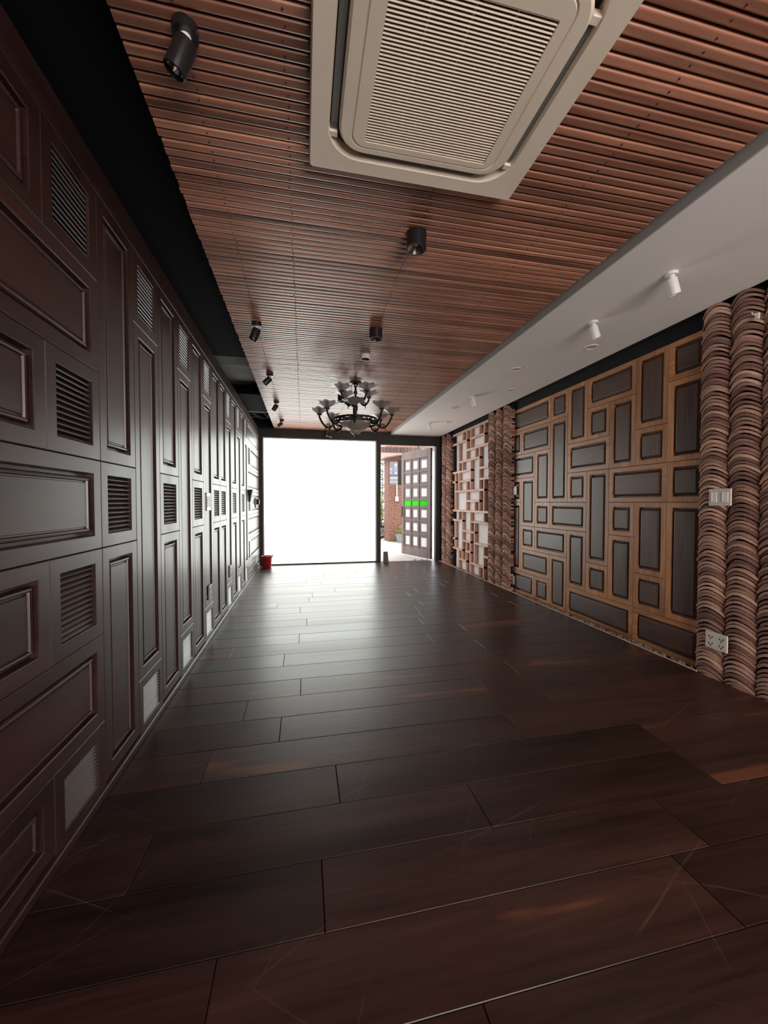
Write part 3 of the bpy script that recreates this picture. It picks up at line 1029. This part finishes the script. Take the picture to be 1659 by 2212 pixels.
def downlight(label, loc, enamel, r=0.054, h=0.085):
    t = thing('downlight', label, 'downlight', loc, (0, 0, 0), 'round downlights on the slatted ceiling')
    MB().lathe([(0.001, 0), (r, 0), (r, -h), (r * 0.93, -h), (r * 0.93, -h + 0.004)], 32).build('housing', enamel, t, smooth=True)
    MB().lathe([(r * 0.93, -h + 0.004), (r * 0.8, -h + 0.016), (r * 0.5, -h + 0.03), (0.014, -h + 0.036)], 32).build('reflector', 'chrome', t, smooth=True)
    MB().lathe([(0.014, -h + 0.037), (0.013, -h + 0.024), (0.001, -h + 0.022)], 16).build('bulb', 'whitem', t, smooth=True)
    return t


downlight('largest black cylinder downlight on the slatted ceiling below the air conditioner', (0.605, 2.04, ZW), 'blackm')
downlight('second black cylinder downlight, between the largest one and the chandelier', (0.603, 3.22, ZW), 'blackm')
downlight('short white downlight on the slatted ceiling just before the chandelier', (0.606, 3.80, ZW), 'whitem', 0.05, 0.045)
downlight('black cylinder downlight partly hidden behind the upper tier of the chandelier', (0.52, 5.30, ZW), 'blackm')
for i, (x, y, lab) in enumerate([(2.558, 3.071, 'round recessed disc below the second white spotlight, largest of the flush discs'),
                                 (2.209, 3.739, 'round recessed disc in the middle line of the white ceiling'),
                                 (2.555, 4.438, 'round recessed disc near the panel screen edge of the white ceiling'),
                                 (2.202, 5.426, 'small round recessed disc beyond the third white spotlight'),
                                 (2.50, 6.407, 'smallest round recessed disc above the far tile pillar')]):
    t = thing('recessed_disc', lab, 'downlight', (x, y, ZC), (0, 0, 0), 'flush round discs in the white ceiling')
    MB().lathe([(0.055, 0), (0.062, -0.001), (0.060, -0.007), (0.048, -0.008), (0.046, -0.003)], 28).build('rim', 'ac', t, smooth=True)
    MB().lathe([(0.001, -0.004), (0.030, -0.004), (0.047, -0.003)], 28).build('diffuser', 'plate', t, smooth=True)

# ------------------------------------------------------------------ chandelier
ch = thing('chandelier', 'two-tier dark iron chandelier with flower glass shades and scalloped bowl', 'chandelier', (0.618, 4.62, ZW))
MB().lathe([(0.001, 0), (0.02, -0.001), (0.022, -0.012), (0.075, -0.016), (0.072, -0.024), (0.045, -0.032), (0.024, -0.048), (0.014, -0.055)], 20).build('canopy', 'iron', ch, smooth=True)
MB().lathe([(0.014, -0.05), (0.020, -0.07), (0.011, -0.085), (0.013, -0.12), (0.022, -0.135), (0.022, -0.15), (0.012, -0.165), (0.014, -0.19), (0.05, -0.205), (0.055, -0.22),
            (0.02, -0.24), (0.016, -0.27), (0.026, -0.30), (0.028, -0.34), (0.016, -0.37), (0.02, -0.40), (0.06, -0.42), (0.06, -0.44), (0.012, -0.46), (0.012, -0.60)], 16).build('stem', 'iron', ch, smooth=True)
MB().lathe([(0.045, -0.215), (0.088, -0.213), (0.098, -0.225), (0.095, -0.238), (0.060, -0.245), (0.045, -0.236)], 24).build('upper_hub', 'iron', ch, smooth=True)


def petal_shade(r):
    return MB().lathe([(0.018, 0), (0.030, 0.010), (0.055, 0.028), (r * 0.8, 0.050), (r, 0.058), (r * 1.08, 0.060)], 64, lobes=8, amp=0.10)


sh_u = petal_shade(0.112).mesh('flower_shade', 'shade', True)
cup = MB().lathe([(0.006, -0.045), (0.012, -0.03), (0.010, -0.018), (0.026, -0.012), (0.030, 0.0), (0.022, 0.006), (0.010, 0.006)], 14).mesh('candle_cup', 'iron', True)
bulb = MB().lathe([(0.010, 0.006), (0.014, 0.02), (0.022, 0.045), (0.022, 0.062), (0.012, 0.078), (0.001, 0.082)], 14).mesh('bulb', 'shade', True)


def arm(ang, r0, r1, z0, zdip, z1, big):
    c, s = math.sin(ang), -math.cos(ang)
    pts = []
    for i in range(13):
        u = i / 12
        r = r0 + (r1 - r0) * (u if u < .75 else .75 + (u - .75) * 1.0)
        z = z0 * (1 - u) ** 2 + 2 * zdip * u * (1 - u) + z1 * u * u
        pts.append((c * r, s * r, z))
    a = MB().tube(pts, 0.0115, 8).build('arm', 'iron', ch, smooth=True)
    # scroll under the arm and a small drop finial
    rc = r0 + (r1 - r0) * 0.45
    zc = (z0 + 2 * zdip + z1) / 4 + 0.012
    sp = [(c * (rc + 0.035 * (1 - k / 26) * math.cos(k * .42)), s * (rc + 0.035 * (1 - k / 26) * math.cos(k * .42)), zc + 0.035 * (1 - k / 26) * math.sin(k * .42)) for k in range(24)]
    MB().tube(sp, 0.0065, 6).build('scroll', 'iron', a, smooth=True)
    u = 0.62
    r = r0 + (r1 - r0) * u
    z = z0 * (1 - u) ** 2 + 2 * zdip * u * (1 - u) + z1 * u * u
    MB().lathe([(0.001, -0.045), (0.007, -0.034), (0.003, -0.026), (0.009, -0.018), (0.004, -0.006), (0.004, 0.0)], 8, (c * r, s * r, z)).build('drop_finial', 'iron', a, smooth=True)
    p = (c * r1, s * r1, z1 + 0.035)
    obj('candle_cup', cup, ch, p)
    sh = obj('flower_shade', sh_u, ch, p)
    sh.rotation_euler = (0, 0, ang)
    obj('bulb', bulb, sh)


for k in range(4):
    arm(math.radians(30 + 90 * k), 0.06, 0.205, -0.225, -0.33, -0.195, False)
for k in range(8):
    arm(math.radians(-10 + 45 * k), 0.235, 0.43, -0.48, -0.66, -0.435, True)
rg = MB()
rg.lathe([(0.252, -0.455), (0.264, -0.455), (0.264, -0.470), (0.252, -0.470), (0.252, -0.455)], 40)
rg.lathe([(0.248, -0.502), (0.262, -0.502), (0.262, -0.520), (0.248, -0.520), (0.248, -0.502)], 40)
for k in range(24):
    a0 = 2 * PI * k / 24
    pts = [(0.256 * math.cos(a0 + .13 * math.sin(q)), 0.256 * math.sin(a0 + .13 * math.sin(q)), -0.485 + 0.016 * math.cos(q)) for q in [i * PI / 5 for i in range(11)]]
    rg.tube(pts, 0.0065, 5)
for k in range(4):
    a0 = math.radians(12 + 90 * k)
    rg.tube([(0.03 * math.cos(a0), 0.03 * math.sin(a0), -0.44), (0.14 * math.cos(a0), 0.14 * math.sin(a0), -0.445), (0.256 * math.cos(a0), 0.256 * math.sin(a0), -0.468)], 0.008, 6)
rg.build('openwork_ring', 'iron', ch, smooth=True)
MB().lathe([(0.03, -0.595), (0.07, -0.592), (0.115, -0.575), (0.155, -0.545), (0.175, -0.515), (0.180, -0.50)], 60, lobes=10, amp=0.07).build('scalloped_bowl', 'bowl', ch, smooth=True)
MB().lathe([(0.018, -0.645), (0.045, -0.632), (0.065, -0.61), (0.068, -0.597)], 40, lobes=10, amp=0.05).build('lower_dish', 'bowl', ch, smooth=True)
MB().lathe([(0.001, -0.675), (0.008, -0.668), (0.004, -0.66), (0.022, -0.652), (0.026, -0.645), (0.010, -0.636), (0.012, -0.598)], 14).build('finial', 'iron', ch, smooth=True)

# ------------------------------------------------------------------ switches, sockets, small wall things


def wall_plate(name, label, loc, s, w, h, kind, gang=2, rx=0.0, body='plate'):
    """plate on a side wall, outward direction s * x"""
    cat = 'switch' if kind == 'switch' else 'socket'
    t = thing(name, label, cat, loc, (rx, 0, 0))
    MB().cbox((-0.006, -w / 2, -h / 2), (0.006, w / 2, h / 2), 0.002).build('plate', body, t)
    for g in range(gang):
        y = -w / 2 + w * (g + .5) / gang
        if kind == 'switch':
            MB().cbox((-0.009, y - w / gang * .3, -h * .3), (0.009, y + w / gang * .3, h * .3), 0.002).build('rocker', 'whitem', t)
            MB().cbox((-0.0105, y + w / gang * .14, -h * .28), (0.0105, y + w / gang * .25, h * .28), 0.001).build('indicator', 'whitem', t)
        else:
            for dy, dz in ((-.16, .22), (.16, .22), (0, .10), (-.16, -.20), (.16, -.20), (0, -.32)):
                MB().box((-0.0068, y + dy * w / gang - .0035, dz * h - .006), (0.0068, y + dy * w / gang + .0035, dz * h + .006)).build('socket_slot', 'hole', t)
    return t


wall_plate('light_switch', 'double rocker switch plate at chest height on the near tile pillar', (2.838, 2.155, 1.285), -1, 0.145, 0.118, 'switch')
wall_plate('power_socket', 'double power socket plate tilted low on the near tile pillar', (2.838, 2.158, 0.272), -1, 0.145, 0.118, 'socket')
wall_plate('light_switch', 'pale switch set into a small square panel of the panel screen', (2.935, 4.985, 1.415), -1, 0.085, 0.12, 'switch', 1)
wall_plate('power_socket', 'pale power socket on the lowest left panel of the panel screen', (2.938, 5.03, 0.135), -1, 0.085, 0.12, 'socket', 1)
wall_plate('light_switch', 'silver double switch on a tall panel of the left wall', (-0.838, 3.735, 1.255), 1, 0.15, 0.16, 'switch', 2, body='plateg')
wall_plate('power_socket', 'grey power socket at the foot of a tall left wall panel', (-0.838, 3.77, 0.43), 1, 0.10, 0.13, 'socket', 1, body='plateg')
wall_plate('power_socket', 'small grey power socket low on the left wall, further from camera', (-0.838, 4.78, 0.45), 1, 0.10, 0.12, 'socket', 1, body='plateg')
t = thing('card_holder', 'dark tapered holder box on the far end of the left wall', 'holder', (-0.835, 6.42, 1.37))
MB().add([(0, -.07, -.11), (0, .07, -.11), (0, .07, .08), (0, -.07, .08), (.02, -.05, -.11), (.02, .05, -.11), (.06, .07, .08), (.06, -.07, .08)],
         [(0, 3, 2, 1), (4, 5, 6, 7), (0, 1, 5, 4), (1, 2, 6, 5), (2, 3, 7, 6), (3, 0, 4, 7)]).build('body', 'frame', t)
B((0.021, -0.03, -0.10), (0.028, 0.03, -0.08)).build('red_mark', 'red', t)
t = thing('control_knob', 'round dark brown control on a white plate beside the window post', 'control', (-0.836, 7.35, 1.24))
MB().cbox((0, -.05, -.09), (0.012, .10, .09), 0.003).build('plate', 'whitem', t)
MB().lathe([(0.001, 0.06), (0.045, 0.055), (0.055, 0.04), (0.055, 0.012), (0.001, 0.012)], 16).xform(Matrix.Rotation(PI / 2, 4, 'Y')).build('knob', 'iron', t, (0, -0.01, 0.02), smooth=True)
t = thing('wall_hook', 'tiny pale hook high on the near tile pillar at the right edge', 'hook', (2.852, 1.96, 2.44))
MB().cbox((-0.012, -0.012, -0.02), (0.004, 0.012, 0.02), 0.003).build('plate', 'plate', t)
MB().tube([(-0.01, 0, 0.01), (-0.035, 0.004, 0.008), (-0.04, 0.008, 0.022)], 0.004, 6).build('prong', 'plate', t, smooth=True)

# ------------------------------------------------------------------ bucket and door block
t = thing('bucket', 'red plastic bucket on the floor in the corner by the window', 'bucket', (-0.685, 7.66, 0.0))
MB().lathe([(0.001, 0.002), (0.078, 0.002), (0.080, 0.006), (0.100, 0.215), (0.108, 0.216), (0.108, 0.228), (0.100, 0.230), (0.096, 0.226), (0.076, 0.010), (0.001, 0.008)], 32).build('body', 'red', t, smooth=True)
pts = [(0.105 + 0.055 * math.sin(a) * 1.0, -0.10 * math.cos(a), 0.222 - 0.105 * math.sin(a)) for a in [i * PI / 14 for i in range(15)]]
MB().tube(pts, 0.0045, 6).build('handle', 'red', t, smooth=True)
for s_ in (-1, 1):
    MB().cbox((0.09, s_ * 0.10 - .012, 0.205), (0.115, s_ * 0.10 + .012, 0.236), 0.003).build('handle_lug', 'red', t)
t = thing('door_stop', 'dark tapered wooden block standing on the floor by the door post', 'door stop', (1.665, 7.80, 0))
MB().add([(-.05, -.04, 0), (.055, -.04, 0), (.055, .04, 0), (-.05, .04, 0), (-.045, -.03, .225), (.038, -.03, .225), (.038, .03, .225), (-.045, .03, .225)],
         [(0, 3, 2, 1), (4, 5, 6, 7), (0, 1, 5, 4), (1, 2, 6, 5), (2, 3, 7, 6), (3, 0, 4, 7)]).build('block', 'door', t)
B((-.045, -.031, .2255), (.038, .031, .230)).build('top_face', 'door', t)

# ------------------------------------------------------------------ courtyard outside
struct(B((-6, YE + 0.06, -0.16), (14, 24, -0.045)).build('courtyard_ground', 'pave'))
pv = struct(B((1.0, YE + 0.10, -0.045), (5.4, 13.0, -0.040)).build('courtyard_paving', 'mortar'))
for i in range(11):
    for j in range(7):
        w, h = 0.60, 0.44
        x0, y0 = 1.2 + j * w + (0.3 if i % 2 else 0), YE + 0.11 + i * h
        MB().cbox((x0 + .004, y0 + .004, -0.041), (x0 + w - .004, y0 + h - .004, -0.012), 0.004).build('paving_slab', 'pave', pv)
bp_ = thing('brick_pillar', 'thin red brick pillar standing in the courtyard beyond the door', 'pillar', (2.95, 12.4, -0.04))
B((-0.27, -0.33, 0), (0.33, 0.33, 2.75)).build('core', 'mortar', bp_)
bk = MB()
z = 0.0
r_ = 0
while z < 2.72:
    for k in range(3):
        a = -0.28 + 0.205 * k - (0.1 if r_ % 2 else 0)
        bk.box((max(a, -.28), -0.345, z), (min(a + 0.197, .34), -0.329, z + 0.040))
    for k in range(3):
        a = -0.34 + 0.23 * k
        bk.box((-0.285, a, z), (-0.269, min(a + 0.22, .34), z + 0.040))
    z += 0.05
    r_ += 1
stuff(bk.build('brick_courses', 'brick', bp_))
t = thing('porch_canopy', 'pink rendered canopy slope on top of the courtyard pillar', 'canopy', (2.9, 12.0, 2.72))
MB().add([(-0.45, -0.5, -0.10), (1.6, -0.5, 0.30), (1.6, 0.8, 0.30), (-0.45, 0.8, -0.10), (-0.45, -0.5, 0.45), (1.6, -0.5, 0.85), (1.6, 0.8, 0.85), (-0.45, 0.8, 0.45)],
         [(0, 3, 2, 1), (4, 5, 6, 7), (0, 1, 5, 4), (1, 2, 6, 5), (2, 3, 7, 6), (3, 0, 4, 7)]).build('roof_slab', 'pink', t)
B((-0.43, -0.515, 0.2), (1.6, -0.5, 0.24)).build('edge_line', 'brick', t)
fa = thing('fascia_beam', 'brown boarded fascia hanging across the top of the doorway outside', 'beam', (2.2, 9.9, 2.55))
for k in range(22):
    MB().cbox((-1.2 + k * 0.095, 0, 0), (-1.2 + k * 0.095 + 0.09, 0.04, 0.145), 0.004).build('board', 'fascia', fa)
B((-1.2, 0.041, 0.02), (0.89, 0.06, 0.12)).build('batten', 'fascia', fa)
for k in (-1.1, 0.8):
    B((k, 0.061, 0.05), (k + 0.05, 0.09, 0.9)).build('hanger', 'fascia', fa)
sg = thing('hanging_sign', 'grey double-sided shop sign with blue and white marks beside the brick pillar', 'sign', (2.70, 11.35, 2.13), (0, 0, math.radians(-14)))
loft([(rrect(-0.15, 0.10, -0.36, 0.36, 0.05), -0.05), (rrect(-0.15, 0.10, -0.36, 0.36, 0.05), 0.05)]).xform(Matrix.Rotation(PI / 2, 4, 'X')).build('sign_case', 'signface', sg)
B((-0.148, -0.0499, -0.34), (0.098, -0.0495, 0.34)).build('back_face', 'signface', sg)
B((-0.12, -0.0505, -0.34), (0.098, -0.05, -0.05)).build('face_panel', 'signface', sg)
fm = MB()
fm.box((-0.14, -0.053, -0.02), (-0.075, -0.0505, 0.14)).box((0.0, -0.053, -0.04), (0.075, -0.0505, 0.28)).box((-0.13, -0.053, -0.19), (0.09, -0.0505, -0.12)).box((-0.13, -0.053, -0.30), (0.09, -0.0505, -0.24))
fm.build('white_marks', 'signwhite', sg)
fm = MB()
fm.box((-0.125, -0.055, 0.0), (-0.11, -0.0532, 0.10)).box((-0.095, -0.055, 0.0), (-0.082, -0.0532, 0.09)).box((-0.12, -0.055, 0.09), (-0.09, -0.0532, 0.105))
fm.box((0.02, -0.055, 0.02), (0.036, -0.0532, 0.16)).box((0.02, -0.055, 0.18), (0.036, -0.0532, 0.21)).box((0.05, -0.055, 0.02), (0.062, -0.0532, 0.22)).box((0.05, -0.055, 0.12), (0.072, -0.0532, 0.135))
fm.build('blue_marks', 'signblue', sg)
fm = MB()
fm.box((-0.14, -0.055, -0.10), (0.09, -0.0506, -0.06)).box((-0.10, -0.055, -0.165), (0.06, -0.0532, -0.155)).box((-0.10, -0.055, -0.28), (0.06, -0.0532, -0.262))
fm.build('grey_lines', 'signgrey', sg)
B((0.101, -0.06, -0.36), (0.20, 0.06, 0.36)).build('sign_edge', 'iron', sg)
MB().tube([(0.15, 0, 0.36), (0.15, 0, 0.44), (0.15, 0.9, 0.46)], 0.012, 6).build('bracket', 'iron', sg)
t = thing('junction_box', 'white conduit with a small box on the brick pillar', 'junction box', (2.93, 12.03, 1.28))
MB().cbox((-0.05, -0.03, 0), (0.05, 0.02, 0.15), 0.005).build('box', 'whitem', t)
MB().tube([(0, -0.01, 0.15), (0, -0.01, 0.62)], 0.018, 8).build('conduit', 'whitem', t, smooth=True)


def leaf_cluster(mb, n, cx, cy, z0, z1, rad, ln, wd, droop=0.4):
    for i in range(n):
        a = RND.uniform(0, 2 * PI)
        rr = rad * math.sqrt(RND.random())
        p = Vector((cx + rr * math.cos(a), cy + rr * math.sin(a), RND.uniform(z0, z1)))
        b = RND.uniform(0, 2 * PI)
        d = Vector((math.cos(b), math.sin(b), RND.uniform(-droop, 0.9))).normalized()
        s = d.cross(Vector((0, 0, 1))).normalized() * wd
        l = ln * RND.uniform(.6, 1.2)
        q = p + d * l * .5 + Vector((0, 0, 0.04 * l))
        mb.add([p, q + s, p + d * l - Vector((0, 0, .15 * l)), q - s], [(0, 1, 2), (0, 2, 3)])


t = thing('potted_plant', 'round pale celadon pot with a small plant at the brick pillar foot', 'potted plant', (3.05, 11.70, -0.04))
MB().lathe([(0.001, 0), (0.15, 0), (0.17, 0.02), (0.21, 0.18), (0.225, 0.27), (0.25, 0.275), (0.25, 0.30), (0.22, 0.30), (0.20, 0.25), (0.001, 0.25)], 28).build('pot', 'pot', t, smooth=True)
lm = MB()
leaf_cluster(lm, 110, 0, 0, 0.26, 0.52, 0.17, 0.16, 0.016)
stuff(lm.build('foliage', 'leafy', t))
MB().tube([(-0.03, 0, 0.25), (-0.04, 0, 0.6), (-0.05, 0.01, 0.95)], 0.008, 5).build('stem', 'bark', t)


def shrub(label, loc, h, rad, n, mat, ln=0.22, wd=0.03):
    t = thing('garden_shrub', label, 'shrub', loc, (0, 0, 0), 'shrubs beyond the courtyard')
    for k in range(3):
        a = 2.1 * k
        MB().tube([(0, 0, 0), (0.1 * math.cos(a), 0.1 * math.sin(a), h * .5), (0.3 * rad * math.cos(a), 0.3 * rad * math.sin(a), h * .9)], 0.03, 5, 0.01).build('stem', 'bark', t)
    mb = MB()
    leaf_cluster(mb, n, 0, 0, 0.15, h, rad, ln, wd)
    stuff(mb.build('foliage', mat, t))
    return t


shrub('tall green shrub left of the brick pillar in the doorway view', (3.15, 15.9, -0.04), 3.6, 0.38, 700, 'leaf')
shrub('yellow-green long-leaved plant low beside the brick pillar', (2.85, 14.4, -0.04), 1.6, 0.16, 120, 'leafy', 0.34, 0.03)
shrub('yellow-green shrub right of the brick pillar behind the door', (4.0, 14.4, -0.04), 3.0, 0.42, 600, 'leafy')
shrub('broad green shrub behind the frosted window glass, left side', (-0.6, 11.6, -0.04), 1.7, 0.8, 600, 'leaf')
shrub('broad green shrub behind the frosted window glass, right side', (0.9, 11.2, -0.04), 2.3, 0.6, 600, 'leafy')

# parked scooter glimpsed at the left edge of the doorway
t = thing('motor_scooter', 'parked scooter with white body and red seat glimpsed left of the pillar', 'scooter', (2.08, 13.35, -0.04), (0, 0, 0))
for x in (-0.6, 0.6):
    tor = MB()
    pts = [(x + 0.2 * math.cos(a), 0, 0.25 + 0.2 * math.sin(a)) for a in [i * PI / 8 for i in range(17)]]
    tor.tube(pts, 0.05, 8).build('wheel', 'rubber', t, smooth=True)
    MB().lathe([(0.001, -0.03), (0.14, -0.02), (0.14, 0.02), (0.001, 0.03)], 14).xform(Matrix.Rotation(PI / 2, 4, 'X')).build('hub', 'steel', t, (x, 0, 0.25))
MB().cbox((-0.7, -0.14, 0.40), (0.15, 0.14, 0.66), 0.06).build('body_panel', 'whitem', t, smooth=True)
MB().cbox((0.15, -0.13, 0.25), (0.45, 0.13, 0.34), 0.02).build('footboard', 'rubber', t)
MB().cbox((-0.65, -0.13, 0.665), (0.12, 0.13, 0.76), 0.03).build('seat', 'red', t, smooth=True)
MB().tube([(0.6, 0, 0.25), (0.48, 0, 0.75), (0.40, 0, 1.0)], 0.03, 8).build('steering_column', 'steel', t, smooth=True)
MB().tube([(0.36, -0.32, 1.02), (0.42, 0, 0.98), (0.36, 0.32, 1.02)], 0.018, 6).build('handlebar', 'rubber', t, smooth=True)
MB().cbox((0.42, -0.16, 0.40), (0.50, 0.16, 0.92), 0.03).build('leg_shield', 'whitem', t, smooth=True)

# dried leaves lying at the foot of the door
for i, (x, y) in enumerate(((2.36, 8.02), (2.50, 8.0), (2.63, 8.05))):
    mb = MB()
    leaf_cluster(mb, 5, 0, 0, 0.0, 0.012, 0.015, 0.045, 0.015, 0.0)
    o = mb.build('dry_leaf_bunch', 'bark', None, (x, y, -0.010))
    tag(o, ['dark dried leaves on the sill, leftmost bunch at the door foot', 'dark dried leaves on the sill, middle bunch at the door foot',
            'dark dried leaves on the sill, bunch closest to the door hinge'][i], 'dry leaves', 'dried leaves on the door sill')

# ------------------------------------------------------------------ wall behind the camera with an assumed window added for the fill light
struct(MB().box((-1.2, YB - 0.1, -0.1), (0.2, YB, 3.35)).box((2.70, YB - 0.1, -0.1), (3.25, YB, 3.35)).box((0.2, YB - 0.1, 2.5), (2.70, YB, 3.35))
       .box((0.2, YB - 0.1, -0.1), (2.70, YB, 0.40)).build('wall_back', 'shell'))
struct(MB().box((0.2, YB - .07, 0.40), (0.25, YB - .02, 2.5)).box((2.65, YB - .07, 0.40), (2.70, YB - .02, 2.5)).box((0.25, YB - .07, 2.45), (2.65, YB - .02, 2.5))
       .box((0.25, YB - .07, 0.40), (2.65, YB - .02, 0.45)).box((1.43, YB - .07, 0.45), (1.47, YB - .02, 2.45)).build('window_assumed', 'frame'), 'assumed window behind the camera')
